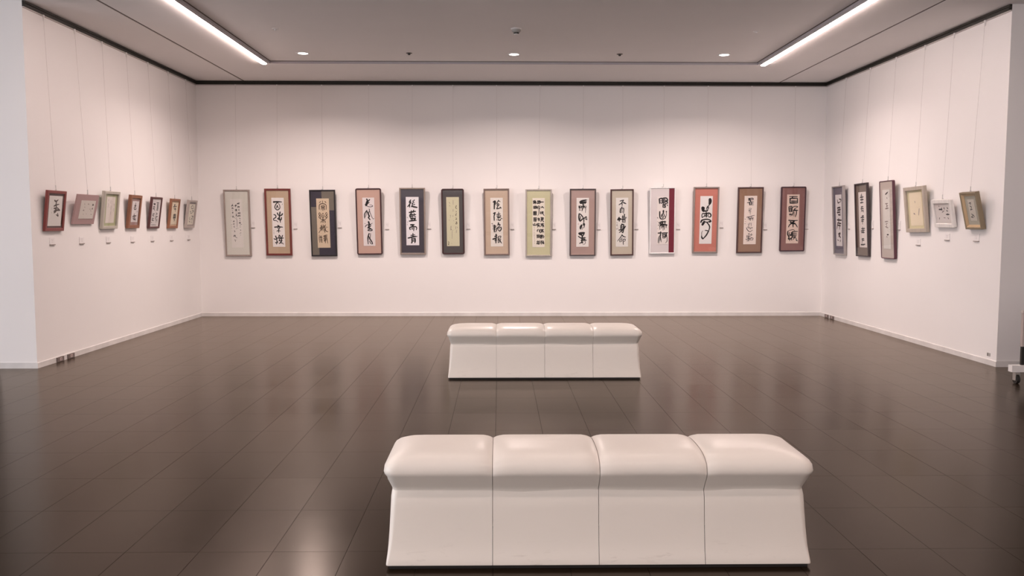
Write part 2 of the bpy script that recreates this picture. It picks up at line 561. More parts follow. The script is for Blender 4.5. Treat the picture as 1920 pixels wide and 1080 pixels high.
# ---------------------------------------------------------------- measured works: wall, place along wall, foot height, width, height, tilt, roll, depth, sheet
FRAMES = {
    'F1': ('B', -3.987, 0.926, 0.393, 1.011, 0.0554, 0.0011, 0.035, (-0.095, 0.081, 0.133, 0.869)),
    'F2': ('B', -3.366, 0.938, 0.393, 1.016, 0.0570, -0.0005, 0.035, (-0.093, 0.093, 0.132, 0.879)),
    'F3': ('B', -2.681, 0.927, 0.391, 1.010, 0.0727, -0.0058, 0.035, (-0.094, 0.098, 0.131, 0.880)),
    'F4': ('B', -1.985, 0.951, 0.389, 1.010, 0.0699, -0.0068, 0.035, (-0.091, 0.088, 0.135, 0.870)),
    'F5': ('B', -1.327, 0.953, 0.392, 1.015, 0.0590, 0.0000, 0.035, (-0.098, 0.097, 0.142, 0.878)),
    'F6': ('B', -0.707, 0.957, 0.345, 0.999, 0.0651, -0.0081, 0.035, (-0.097, 0.096, 0.126, 0.873)),
    'F7': ('B', -0.039, 0.942, 0.390, 1.016, 0.0643, -0.0102, 0.035, (-0.093, 0.096, 0.134, 0.878)),
    'F8': ('B', 0.598, 0.924, 0.399, 1.025, 0.0620, -0.0039, 0.035, (-0.094, 0.095, 0.141, 0.892)),
    'F9': ('B', 1.274, 0.934, 0.398, 1.023, 0.0589, -0.0049, 0.035, (-0.096, 0.093, 0.138, 0.886)),
    'F10': ('B', 1.881, 0.938, 0.354, 1.013, 0.0526, -0.0137, 0.035, (-0.094, 0.094, 0.135, 0.884)),
    'F11': ('B', 2.502, 0.966, 0.390, 1.013, 0.0501, -0.0129, 0.035, (-0.084, 0.096, 0.144, 0.874)),
    'F12': ('B', 3.160, 0.978, 0.390, 1.009, 0.0655, -0.0031, 0.035, (-0.091, 0.099, 0.140, 0.871)),
    'F13': ('B', 3.843, 0.976, 0.391, 1.009, 0.0607, -0.0081, 0.035, (-0.093, 0.100, 0.136, 0.877)),
    'F14': ('B', 4.506, 1.001, 0.385, 0.992, 0.0465, -0.0091, 0.035, (-0.098, 0.092, 0.124, 0.873)),
    'L1': ('L', 8.805, 1.356, 0.372, 0.414, 0.1161, 0.0001, 0.025, (-0.125, 0.130, 0.052, 0.360)),
    'L2': ('L', 9.421, 1.428, 0.477, 0.327, 0.2308, -0.0012, 0.020, (-0.122, 0.201, 0.061, 0.264)),
    'L3': ('L', 10.031, 1.370, 0.393, 0.437, 0.1153, -0.0072, 0.035, (-0.098, 0.117, 0.068, 0.373)),
    'L4': ('L', 10.678, 1.373, 0.324, 0.412, 0.1323, 0.0017, 0.035, (-0.077, 0.106, 0.077, 0.336)),
    'L5': ('L', 11.319, 1.366, 0.334, 0.413, 0.1456, -0.0038, 0.030, (-0.102, 0.156, 0.017, 0.396)),
    'L6': ('L', 11.974, 1.361, 0.326, 0.412, 0.1354, -0.0030, 0.030, (-0.094, 0.120, 0.056, 0.357)),
    'L7': ('L', 12.615, 1.364, 0.339, 0.408, 0.1529, -0.0039, 0.035, (-0.096, 0.122, 0.048, 0.350)),
    'R1': ('R', 12.363, 0.976, 0.403, 1.000, 0.0529, -0.0045, 0.040, (-0.102, 0.116, 0.128, 0.874)),
    'R2': ('R', 11.573, 0.983, 0.400, 0.997, 0.0549, -0.0082, 0.035, (-0.104, 0.132, 0.125, 0.878)),
    'R3': ('R', 10.799, 0.986, 0.372, 0.992, 0.0596, -0.0046, 0.035, (-0.122, 0.082, 0.126, 0.879)),
    'R4': ('R', 10.070, 1.334, 0.496, 0.541, 0.1050, -0.0138, 0.040, (-0.153, 0.146, 0.077, 0.472)),
    'R5': ('R', 9.443, 1.397, 0.419, 0.314, 0.1924, 0.0085, 0.035, (-0.139, 0.173, 0.057, 0.268)),
    'R6': ('R', 8.834, 1.385, 0.308, 0.394, 0.2245, 0.0005, 0.045, (-0.018, 0.102, 0.087, 0.313)),
}
WRITING = {
    'F2': '26:40 86 124 82 209 85;32:44 88 59 86;15:122 94 82 144 65 195 89 235 118 246 154 226 170 191 157 140 126 94;12:114 150 106 185 95 213;12:117 150 125 185 137 211;6:222 121 217 146;16:40 341 69 351 83 382 67 407 37 422 31 447 50 462 85 463 117 493;20:111 306 125 342 156 368;18:169 287 160 327 155 373;22:217 323 194 353 156 370;20:156 370 147 408 161 448 169 504;18:112 418 131 438 166 448;18:192 398 186 439 165 459;12:124 408 153 428;18:109 562 131 571 144 580;20:45 597 125 591 210 597;14:110 604 128 650 122 675;14:153 605 128 650;14:87 680 123 665 167 679;16:125 650 127 706;18:59 775 72 811 86 841;16:26 831 56 846 102 811;16:81 841 82 892 75 952;20:52 907 78 922 99 892;14:134 756 126 802 139 832;14:134 756 163 802 117 822 102 816;16:201 762 188 802 157 832;14:222 818 177 827;16:147 832 130 872 180 878 138 928 123 923;16:167 832 185 868 154 913 198 924 214 949;p5:23 649 25 679;p5:26 694 27 745',
    'F3': '10:130 45 128 100;12:89 59 62 89;12:175 61 200 86;12:56 224 60 144 81 114 128 103 178 116 199 146 195 226;10:103 145 104 177 157 178 161 146 131 140 103 145;9:107 162 158 163;11:119 180 101 205 96 235;11:145 180 159 206 162 234;11:132 180 129 245;10:63 284 45 309 61 339 82 320 68 289;10:61 339 44 374 63 400 80 375 64 343;10:201 281 182 306 199 336 216 316 201 281;10:199 336 179 366 196 391 214 366 199 338;11:129 295 107 330 107 375 146 376 150 331 129 295;8:111 350 145 351;11:63 400 88 420 123 427 169 421 206 391;12:125 380 122 495;11:124 445 91 460 81 495;11:124 445 163 456 166 496;12:93 535 85 595 93 655;11:54 595 106 580 218 582;11:72 555 121 596 73 635 29 700;11:124 530 119 646;12:143 546 151 606 174 656 216 675;11:175 531 153 566;11:177 606 144 646 157 691;11:53 615 95 605;9:32 740 42 755;9:36 765 34 815 41 895;9:62 755 59 825;9:83 755 85 825 92 896;9:46 785 96 795;9:49 835 99 841;9:63 845 71 895;11:118 766 160 746 201 741;11:128 786 189 781;10:150 746 131 816;10:186 746 187 826;10:121 816 198 816;10:136 836 192 841;11:165 756 155 906;9:130 856 165 856;11:192 826 204 912;9:136 826 139 876;p6:23 609 27 623',
    'F4': '23:89 30 114 67;21:152 37 118 82;21:58 147 101 122 144 98;35:108 67 91 117 73 163;10:84 168 130 189 177 190 210 176 189 155 142 149;16:91 260 52 310 35 361 38 427;8:91 260 66 361 38 412;10:134 230 147 292 185 395 215 441 234 426;21:100 291 119 352 134 383 117 413 147 455;10:144 241 131 302 108 362;25:114 495 127 556 109 627;12:42 605 75 565 138 557 196 527;8:34 534 50 539;14:88 622 136 608 158 567 113 526;14:97 668 165 649 185 675 143 684 97 678 108 658;19:99 627 161 639;19:120 740 91 831 94 964;10:150 736 140 822 126 862;19:108 801 137 858 176 925 185 961;12:125 893 144 944 174 966;8:101 852 132 863',
    'F5': '21:101 60 69 117;21:105 101 74 158 32 204;21:79 142 75 214;14:142 81 152 106;14:178 55 157 96;16:121 132 178 116;18:138 127 130 178 109 208;16:156 162 187 152;25:120 193 166 203 230 216;21:67 321 144 305 201 295;18:109 280 118 336;18:160 270 149 321;25:103 341 82 382 91 423;18:97 367 144 362;18:102 397 153 397;18:128 351 127 423;18:170 341 159 392;18:154 372 205 362;16:174 397 205 413;23:96 443 194 438;16:107 443 111 484;16:137 443 137 484;16:168 443 168 479;16:194 433 185 474;25:65 499 142 489 214 484;25:90 576 172 571;23:156 576 110 617;23:105 617 74 637 83 678;18:110 617 161 612 202 617 217 643 206 684;16:125 632 121 673;18:159 622 155 704;23:35 851 118 831 225 814;18:92 795 180 781;18:137 750 138 842;16:97 826 190 807;23:112 852 116 938 101 954;16:122 862 179 858;21:179 852 183 914 172 950;14:122 888 178 888;14:122 913 178 914;7:28 412 29 438;p7:27 504 30 535;p7:23 555 28 586',
    'F7': '24:58 88 94 68 98 103 77 144;20:83 73 79 230;14:83 119 108 139;16:168 48 145 93 114 119;14:168 63 206 83;14:134 124 175 119;14:129 149 190 144;16:167 144 143 189 128 220;18:128 225 210 210;16:195 189 223 215;22:60 321 101 301;20:96 306 75 367;18:72 367 77 468;14:126 341 203 326;14:168 291 167 357;14:136 362 141 392 202 382 202 357 136 362;12:162 362 163 387;12:141 412 212 402;12:130 438 135 463;16:161 428 165 458 201 458 201 438;14:217 422 237 428;24:73 559 76 701;14:78 569 108 580 87 620;14:82 650 107 640;22:162 509 159 559;14:139 559 190 544 184 580 138 600;14:112 625 209 600;16:153 610 127 650 101 701;18:209 600 217 640 188 681 158 661;12:178 620 152 671;26:111 747 113 813;24:44 848 135 818;22:80 792 131 782;26:95 833 109 873;20:107 823 104 929;14:79 878 130 863;14:158 792 152 924;14:156 792 206 787 196 823 160 833;20:165 848 195 894 225 934;14:206 843 185 894 159 924;p9:27 519 42 549;p9:37 559 39 595;p9:42 610 46 661;p9:17 529 48 524',
    'F9': '31:69 90 110 65 196 45;26:79 111 145 96 196 81;10:145 60 222 41;20:135 96 135 208;12:161 127 196 96;22:54 167 59 218;14:54 172 105 167;14:59 203 100 198;14:100 167 100 213;16:54 243 79 249;18:110 183 140 173 171 163;18:140 178 120 229 110 269;10:166 178 186 219 181 306;10:191 163 194 199;14:130 137 166 208;18:59 320 100 351 151 423;22:54 325 49 401 59 453 75 478;22:75 478 110 443 136 417;12:85 371 75 422 70 463;20:151 423 197 382;14:197 377 217 444;16:217 444 181 438;10:176 402 192 433;18:151 423 151 514;37:151 525 158 560;14:161 566 156 611;31:110 555 85 596 83 636;9:110 575 116 647;9:136 596 141 627;r12:34 532 46 532;39:55 728 95 723 161 714;26:70 749 101 749 121 790;18:158 734 136 769 116 800;16:40 784 86 815 116 831;26:121 800 118 861 111 922;16:121 836 161 810 192 816;18:96 871 146 861 207 867;14:161 821 157 892;16:66 932 121 902;18:116 887 136 928;8:182 872 187 913 167 948 131 953;12:146 841 187 841',
    'F10': '16:81 68 159 47;16:154 52 120 103 61 144;16:125 87 127 163;18:150 97 204 122;14:125 183 110 214;16:91 219 86 290 96 305;16:91 224 150 213 160 243 155 319;10:101 244 135 239;10:101 266 140 262;10:96 295 145 289;30:37 447 51 436;20:66 396 71 477;22:46 416 86 426 96 446;16:125 395 219 404;16:140 365 140 415;20:175 334 170 405;18:111 436 204 425;14:135 451 135 501;14:135 451 185 445 190 506;12:140 476 180 470;12:140 501 185 501;16:126 526 116 557;22:106 557 104 648;20:106 562 155 546 160 607 146 708 121 693;12:116 592 150 587;12:116 617 150 612;20:61 658 126 648 185 607;20:195 581 151 647 71 709;14:131 749 101 799 32 886;16:126 759 156 789 200 803;10:101 830 141 821;12:81 860 81 905;12:81 860 121 850 118 890 86 895;12:146 849 191 844 186 884 166 890;12:148 849 154 960;p9:12 502 37 512;p9:27 533 22 568;p9:12 558 42 578;p9:12 618 17 649;p9:37 613 39 643',
    'F11': '21:42 48 49 148;21:42 48 100 39 107 118 81 144;15:53 91 101 86;15:54 127 80 128;23:116 34 190 30;19:195 30 217 78 170 88;17:137 45 133 118;17:117 76 169 72;19:117 118 202 104 218 141;19:130 123 124 181 119 223;21:145 171 172 219 130 223;17:202 141 150 166;13:203 167 220 193;15:160 129 172 203;21:56 311 55 380 68 453 112 470 161 460;28:131 291 130 349;17:126 349 95 391 106 433;13:137 360 177 444 123 465;21:193 308 194 329;9:194 329 192 402 166 455;11:111 380 135 423 112 454;19:37 542 124 528 189 523;19:86 517 75 580;19:118 512 119 570;19:162 512 168 570;19:48 569 212 591;21:59 611 125 580 207 602;23:125 580 126 643;9:126 643 127 711;11:59 601 60 690;13:98 601 93 664;13:152 601 154 696;13:191 602 192 654;13:102 548 147 591;13:70 548 114 601;21:23 763 100 758;21:78 737 73 842;13:67 811 35 863 24 968;13:73 832 52 895 41 979;10:79 842 69 926;10:79 853 92 953;21:111 764 227 759;15:122 769 124 853;17:128 801 173 795 174 858 118 864;21:194 769 207 843;11:213 843 215 927 182 974;17:129 832 207 832;9:9 432 14 458;p9:9 516 12 526;9:26 590 32 611;r9:11 668 18 672',
    'F12': '47:201 63 207 109 196 166;16:196 171 172 212 143 263;10:157 206 138 252 134 293;55:51 241 72 272;41:52 282 79 323;25:73 303 130 314 165 299;14:152 222 178 243 150 299;14:50 369 41 405 47 452;21:55 364 121 365 192 356 229 387 225 429 195 438;14:96 386 108 437;23:131 345 139 438;14:183 376 168 407 185 438;14:52 447 102 411 143 407;27:24 549 44 508 94 488;21:44 503 135 484 217 500 244 532;31:198 536 234 532;35:57 601 81 560 96 530;18:101 535 147 546 198 536;21:152 551 195 603 212 655 194 727;23:194 727 146 819 81 895;25:81 895 55 869 48 828;10:48 828 51 756 71 725;16:117 715 158 721 189 732',
    'F13': '19:89 49 91 106;14:89 55 171 50 177 92;21:110 70 133 132;12:100 80 177 81;14:56 142 137 127 189 123;21:102 132 111 194;14:104 183 191 184;14:148 132 144 179;10:128 158 185 153;8:96 255 107 276;8:121 245 127 266;8:147 256 133 287;8:87 296 117 286 143 297;8:107 291 104 338;8:108 307 134 317 130 343 109 343;9:120 369 141 374;12:56 440 127 425 214 401;10:92 440 88 481;10:92 451 118 461 109 497;12:114 492 138 451;10:158 431 145 482 130 513;12:165 462 195 452;12:185 457 182 508;8:91 574 103 626 73 646;8:116 554 118 595;8:147 554 155 626;8:84 656 135 647;8:105 667 141 678;8:156 652 182 657 162 678;11:58 656 75 697 128 739 188 704;8:146 657 147 688;9:93 790 119 775 110 811;9:73 811 75 862 127 857 125 811;9:79 831 126 832;9:135 801 161 812 147 842;9:160 781 182 812;12:50 898 138 883 184 863;12:105 821 108 929;10:72 929 129 930;10:153 863 200 874 191 910 154 909;10:117 883 149 914;p10:16 475 37 486;r7:28 530 43 532;p7:14 573 40 576',
    'F14': '15:44 42 210 44;17:114 49 84 89;23:62 78 60 169;19:73 78 211 77;17:211 83 215 174;17:85 135 203 138;23:60 171 215 172;19:42 250 52 352;15:42 250 101 247 110 348;12:54 281 102 282;12:55 317 104 318;15:52 352 110 348;23:59 403 107 404;10:70 413 77 449;12:117 262 159 243 223 250 171 284;21:136 323 227 325;17:171 284 136 334;15:136 334 128 384 103 434;15:200 335 197 395 178 456;10:153 354 151 445;15:80 261 94 343;21:43 525 139 534 229 529;31:81 556 120 597;27:161 547 109 586 68 616;17:68 616 43 667;27:120 587 184 597;17:184 597 230 669;17:136 597 139 663;19:36 748 33 809 62 870 47 906;10:36 748 83 728 146 719 179 739;12:68 769 65 809 103 820 106 769;15:127 759 239 755;21:127 769 126 860;12:139 789 224 790;12:140 815 225 815;15:141 840 221 845;21:53 911 106 901 131 860;17:131 870 185 876 218 906;12:80 921 81 951;12:122 911 118 941;17:194 850 155 921;15:208 921 236 952;17:71 840 119 830;r6:8 453 18 455',
    'F8': '16:167 80 230 80;14:179 197 210 167;14:189 172 235 203;13:169 273 164 313 189 318;13:189 273 209 283 199 318;13:220 273 214 313 240 359;13:179 293 209 298;14:169 393 230 399;12:174 413 230 419;12:169 433 225 434;13:189 393 189 443;13:214 394 219 434;14:184 443 169 483;14:199 444 230 484;13:168 524 235 519;13:174 544 235 545;14:204 509 209 594;13:179 564 163 574;13:224 554 235 590;12:189 524 189 564;13:173 639 230 635;13:168 659 209 655;14:204 635 199 705;14:199 655 173 699;14:209 655 235 700;13:168 755 209 750;13:189 745 183 825;13:168 785 219 765;13:214 755 235 786 209 815;12:173 815 188 795;12:199 765 204 800;13:173 875 229 871;13:178 865 168 925;13:199 886 188 941;13:224 871 235 926;12:188 901 224 901;13:209 906 235 936;14:99 61 159 57;13:104 81 159 82;13:98 106 154 107;13:114 51 111 116;13:144 51 144 122;12:159 62 164 102;13:93 186 129 162 164 187;12:108 192 149 192;12:103 212 113 222;12:149 202 151 224;12:103 176 103 212;12:134 202 133 272 128 322 108 357;11:92 402 103 417;11:92 442 103 432;11:123 398 128 473;11:113 418 146 413;11:116 443 146 441;11:138 403 143 463;13:92 523 153 518;13:118 508 112 553;13:102 548 148 548;14:133 543 102 593;14:123 553 158 589;12:97 538 102 563;12:92 653 112 663;12:112 628 97 683;12:127 634 143 664;13:163 629 138 684;13:143 664 163 709;13:86 753 132 749;12:91 774 132 774;12:91 799 132 799;12:102 744 96 814;12:127 744 125 809;12:150 744 147 805;12:148 754 168 765 158 820;12:137 784 168 795;13:86 884 147 875;12:111 864 101 924;12:91 909 152 905;12:127 880 127 945;12:101 929 149 935;12:149 865 142 925;12:86 934 101 914;14:13 60 58 51;14:13 80 73 76;13:18 116 38 91;13:53 46 53 121;12:28 60 28 111;13:63 61 83 111;12:38 91 73 101;12:22 166 83 161;12:22 211 83 211;12:25 166 25 211;12:48 166 48 211;12:68 166 68 211;12:83 166 83 211;12:25 189 83 187;16:19 276 83 272;14:19 296 83 295;14:19 316 83 317;16:19 339 83 340;14:25 276 25 341;14:52 273 52 342;14:78 274 77 342;13:21 401 82 397;12:26 422 77 422;12:26 442 77 442;12:26 467 77 467;12:31 402 31 472;12:55 397 55 467;12:77 412 72 477;13:16 522 16 552;15:16 552 82 551;14:48 507 48 552;13:82 523 82 553;p5:36 582 38 612;p5:41 622 35 662;p5:35 683 38 723;p5:40 733 37 783;p5:42 793 40 843;p5:45 853 43 893;p5:47 908 45 928',
    'F1': '9:135 95 191 80;9:150 80 152 105;9:176 75 175 111;9:143 161 189 156;9:154 146 150 176;9:174 146 178 178;7:162 206 177 212 166 232 186 242;9:149 287 200 283;9:160 272 156 307;9:186 267 184 313;9:151 343 199 338;9:162 328 157 363;9:184 328 188 363;7:167 398 182 390 197 409;7:181 429 186 449;9:164 484 200 479;8:180 469 169 510;8:185 489 199 515 220 520;6:183 540 193 550;6:177 570 192 580;6:181 631 196 636 185 651;6:174 696 178 712;6:189 686 199 702;6:183 737 193 747;10:83 140 129 125;10:104 115 107 166;8:124 115 113 145;9:91 221 131 211;9:111 201 110 246;9:95 241 136 242;8:126 216 126 236;6:109 277 116 297;9:108 312 123 322;9:102 332 128 327;9:107 347 102 357;9:123 332 132 353 145 346;5:85 388 100 398;6:116 378 121 398;7:110 413 125 423;6:123 428 123 499 117 575;6:99 600 109 615;6:125 595 140 600;9:22 140 43 130 63 145;9:44 104 38 135 22 150;8:26 185 46 180;8:36 170 35 205;8:51 180 61 201;6:34 231 44 241;7:28 281 58 271;7:44 261 44 301;8:30 362 56 357;8:46 342 39 382;8:55 362 70 382;8:42 463 73 453;8:58 438 57 473;8:40 513 71 509;8:56 498 57 529;6:48 569 69 564;6:59 549 63 589;6:62 640 65 680;6:71 660 81 675;10:37 761 79 751;10:58 736 52 781;10:74 741 78 781;8:83 782 113 800;6:60 832 70 852;6:81 837 86 852;6:75 852 74 882;p5:5 347 10 357;p5:7 432 9 448;p5:-7 528 24 523;p5:8 559 12 579;p5:1 599 16 609;p5:10 650 25 660',
    'F6': 'p6:141 59 141 154;p6:138 245 135 296;p7:59 104 74 129;p7:63 164 76 189;8:205 170 191 210 199 230 217 240;8:203 286 197 311;8:207 331 188 366 201 382;8:191 417 206 437 187 457 210 457;8:195 498 210 513 194 528 189 548 214 543 209 518;p7:188 598 184 649;p7:213 609 223 629;p7:202 669 193 730;p6:70 366 85 376 74 426;p8:130 376 133 396;p6:47 467 63 472;p6:139 477 154 487;p9:91 588 85 668 100 658;p7:120 669 125 684;p6:110 689 107 850;8:29 900 39 930 28 970 44 970;p6:95 941 100 951',
    'L1': '38:316 151 419 180 551 126;38:419 180 456 238;32:302 344 437 298 630 273;32:428 239 413 327;38:434 283 480 401;35:313 417 536 392;35:328 513 492 474 704 472;35:480 401 381 490;32:537 400 674 465;29:335 565 470 519;29:564 577 621 665 486 622;p10:168 389 193 463;p10:175 537 190 581',
    'L2': '34:1254 243 1418 228;34:1296 168 1356 254;34:1294 454 1362 440;34:1341 391 1348 466;p22:809 165 881 225;p22:370 162 430 258;p22:417 355 495 366;p22:1048 457 1127 468;p22:1158 542 1248 578;p22:316 551 456 525;p22:372 502 449 574;p22:1272 752 1378 764;p22:755 718 795 755;p22:413 745 468 756;p22:741 179 847 201',
    'L3': 'p15:620 260 629 354;p12:332 120 338 256;p12:372 341 380 494;p12:138 90 153 174;p12:611 423 616 561;p12:392 562 397 699;p12:150 259 156 394',
    'L4': '30:342 75 336 151 229 218;26:253 217 424 202;28:358 236 206 325 300 398 465 362;26:339 258 410 342;21:590 457 582 522;30:302 602 249 688;30:134 732 527 695;28:318 666 301 795;26:206 817 452 793;26:248 881 494 857;26:363 837 410 922;23:500 879 530 954;23:170 775 248 881',
    'L5': '19:346 148 538 152;19:400 201 533 199;19:397 256 530 254;19:411 303 525 301;19:406 349 539 348;19:401 396 537 403;15:440 209 467 427;15:376 506 500 536 361 584;15:360 646 567 630;15:442 599 456 708;15:350 677 514 771;15:553 708 552 834;15:446 740 460 849;17:90 183 263 188;17:118 214 253 219;17:102 291 238 297;17:155 275 135 337;17:87 368 235 351;17:158 352 257 429;17:121 553 270 537;17:150 522 135 600;15:92 584 255 615;15:89 708 258 693;15:153 662 170 785;15:83 754 262 770;14:48 831 130 847;11:55 920 503 928',
    'L6': '29:204 108 359 93;29:121 182 542 161;29:274 75 293 219;27:187 222 300 323;27:333 260 433 236;27:313 281 480 297;27:380 238 408 403;29:263 541 533 535;27:253 593 524 587;27:246 655 545 649;27:236 707 535 701;29:287 530 297 726;29:476 526 512 712;25:314 778 475 765;25:458 796 373 870',
    'L7': '22:445 52 231 124 291 209 564 224;22:518 94 490 182;22:135 365 280 351;22:417 315 603 332 455 423;22:216 428 403 446;22:419 577 636 595 479 663;22:223 624 163 712 306 775;22:382 730 555 706 534 816;22:170 820 314 884;22:519 860 543 925',
    'R1': '17:100 99 131 158 205 145;17:192 87 282 103 222 159;17:86 258 233 246;17:100 302 247 289;17:78 345 224 339;17:123 244 112 374;17:214 246 218 404;17:128 389 237 397;17:65 489 282 498;17:140 461 150 548;17:78 547 258 562;17:92 591 236 605;17:96 547 49 663;17:184 577 175 677;19:113 764 205 749 125 822;19:129 779 215 836;13:211 879 190 915;12:66 880 119 894',
    'R2': '15:141 34 106 87;15:73 99 217 90;15:86 140 214 136;15:83 193 210 190;15:155 61 146 195;13:110 268 205 263;13:92 301 219 296;13:142 262 120 355;13:187 302 198 369;13:121 335 216 343;13:130 435 210 429;13:81 462 224 456;13:110 502 221 496;13:163 422 152 582;13:108 529 203 529;13:100 663 242 656;13:149 629 135 743;13:81 703 239 689;13:177 676 189 743;13:95 730 221 729;13:103 850 198 842;13:117 877 212 869;13:136 837 114 931;15:66 952 159 950 238 942',
    'R3': '17:122 79 210 44;10:166 135 181 149;p14:112 237 206 232;p14:141 279 203 273;p14:159 238 169 321;p14:107 320 216 314;p12:78 540 185 534;p12:106 582 167 568;p12:135 596 147 651;p12:89 623 193 644;14:140 761 200 758;p12:123 789 152 802',
    'R4': 'p24:569 491 510 684;p24:217 628 288 654;p20:332 262 349 312',
    'R5': '44:329 308 660 309;44:624 229 615 357;44:870 215 870 310;44:1171 217 1241 280;44:1090 374 1200 406;28:358 116 403 164;38:994 579 1294 578;38:1159 531 1164 610;31:281 756 227 837;31:1118 752 1188 814;p31:690 405 875 389;p31:610 468 740 437;p28:700 754 874 769',
    'R6': '25:99 173 250 152 174 260;25:135 315 249 347 165 483;25:116 482 294 459;25:138 678 296 737 133 790;25:254 708 375 820;25:75 818 267 847',
}

# ---------------------------------------------------------------- framed calligraphy
M_INK = new_mat('ink', (0.012, 0.010, 0.012), 0.6, 0.3)
M_PALE = new_mat('pale_ink', (0.22, 0.18, 0.17), 0.7, 0.2)
M_SEAL = new_mat('seal_red', (0.35, 0.05, 0.04), 0.6, 0.3)
M_BROWN_INK = new_mat('brown_ink', (0.045, 0.022, 0.014), 0.6, 0.3)
M_GLASS = bpy.data.materials.new('picture_glass')
M_GLASS.use_nodes = True
gn, gl = M_GLASS.node_tree.nodes, M_GLASS.node_tree.links
gn.remove(gn['Principled BSDF'])
g_t = gn.new('ShaderNodeBsdfTransparent')
g_g = gn.new('ShaderNodeBsdfGlossy')
g_g.inputs['Roughness'].default_value = 0.02
g_l = gn.new('ShaderNodeLayerWeight')          # thin pane: same reflectance from both sides
g_l.inputs['Blend'].default_value = 0.5
g_p = gn.new('ShaderNodeMath')
g_p.operation = 'POWER'
g_p.inputs[1].default_value = 5.0
gl.new(g_l.outputs['Facing'], g_p.inputs[0])
g_f = gn.new('ShaderNodeMapRange')
g_f.inputs['To Min'].default_value = 0.05
g_f.inputs['To Max'].default_value = 0.85
gl.new(g_p.outputs['Value'], g_f.inputs['Value'])
g_m = gn.new('ShaderNodeMixShader')
gl.new(g_f.outputs['Result'], g_m.inputs['Fac'])
gl.new(g_t.outputs['BSDF'], g_m.inputs[1])
gl.new(g_g.outputs['BSDF'], g_m.inputs[2])
gl.new(g_m.outputs['Shader'], gn['Material Output'].inputs['Surface'])

_cache = {}


def cmat(kind, rgb):
    key = (kind, rgb)
    if key not in _cache:
        c = alb(*rgb)
        nm = '%s_%02x%02x%02x' % (kind, *rgb)
        if kind == 'frame':
            _cache[key] = new_mat(nm, c, 0.38, 0.5, noise=0.12, noise_scale=30, stretch=(1, 1, 0.15))
        elif kind == 'mat':
            _cache[key] = new_mat(nm, c, 0.85, 0.15, noise=0.05, noise_scale=160, bump=0.15, bump_scale=500)
        else:
            _cache[key] = new_mat(nm, c, 0.8, 0.15, noise=0.02, noise_scale=60)
    return _cache[key]


def loop(w, h, inset, r):
    """rounded rectangle seen from the front, anticlockwise, bottom edge at z = inset"""
    k = 1 if r <= 0 else 7
    rr = max(r - inset, 0.0)
    x0, x1, z0, z1 = -w / 2 + inset, w / 2 - inset, inset, h - inset
    pts = []
    for cx, cz, a in ((x1 - rr, z0 + rr, -90), (x1 - rr, z1 - rr, 0), (x0 + rr, z1 - rr, 90), (x0 + rr, z0 + rr, 180)):
        for i in range(k):
            t = math.radians(a + (90 * i / (k - 1) if k > 1 else 0))
            pts.append((cx + (rr * math.cos(t) if k > 1 else 0), cz + (rr * math.sin(t) if k > 1 else 0)))
    return pts


def ring(w, h, r, steps, name, mat, parent):
    v, f = [], []
    for inset, y in steps:
        v += [(x, y, z) for x, z in loop(w, h, inset, r)]
    n = len(v) // len(steps)
    for s in range(len(steps) - 1):
        for i in range(n):
            j = (i + 1) % n
            f.append((s * n + i, s * n + j, (s + 1) * n + j, (s + 1) * n + i))
    return put(name, mesh(name, v, f, mat), parent)


def spline(p, n=6):
    if len(p) == 2:
        return [(p[0][0] + (p[1][0] - p[0][0]) * i / 4, p[0][1] + (p[1][1] - p[0][1]) * i / 4) for i in range(5)]
    q = [(2 * p[0][0] - p[1][0], 2 * p[0][1] - p[1][1])] + p + [(2 * p[-1][0] - p[-2][0], 2 * p[-1][1] - p[-2][1])]
    out = []
    for i in range(1, len(q) - 2):
        for k in range(n):
            t = k / n
            out.append(tuple(0.5 * (2 * q[i][c] + (q[i + 1][c] - q[i - 1][c]) * t
                                    + (2 * q[i - 1][c] - 5 * q[i][c] + 4 * q[i + 1][c] - q[i + 2][c]) * t * t
                                    + (3 * q[i][c] - q[i - 1][c] - 3 * q[i + 1][c] + q[i + 2][c]) * t ** 3) for c in (0, 1)))
    out.append(p[-1])
    return out


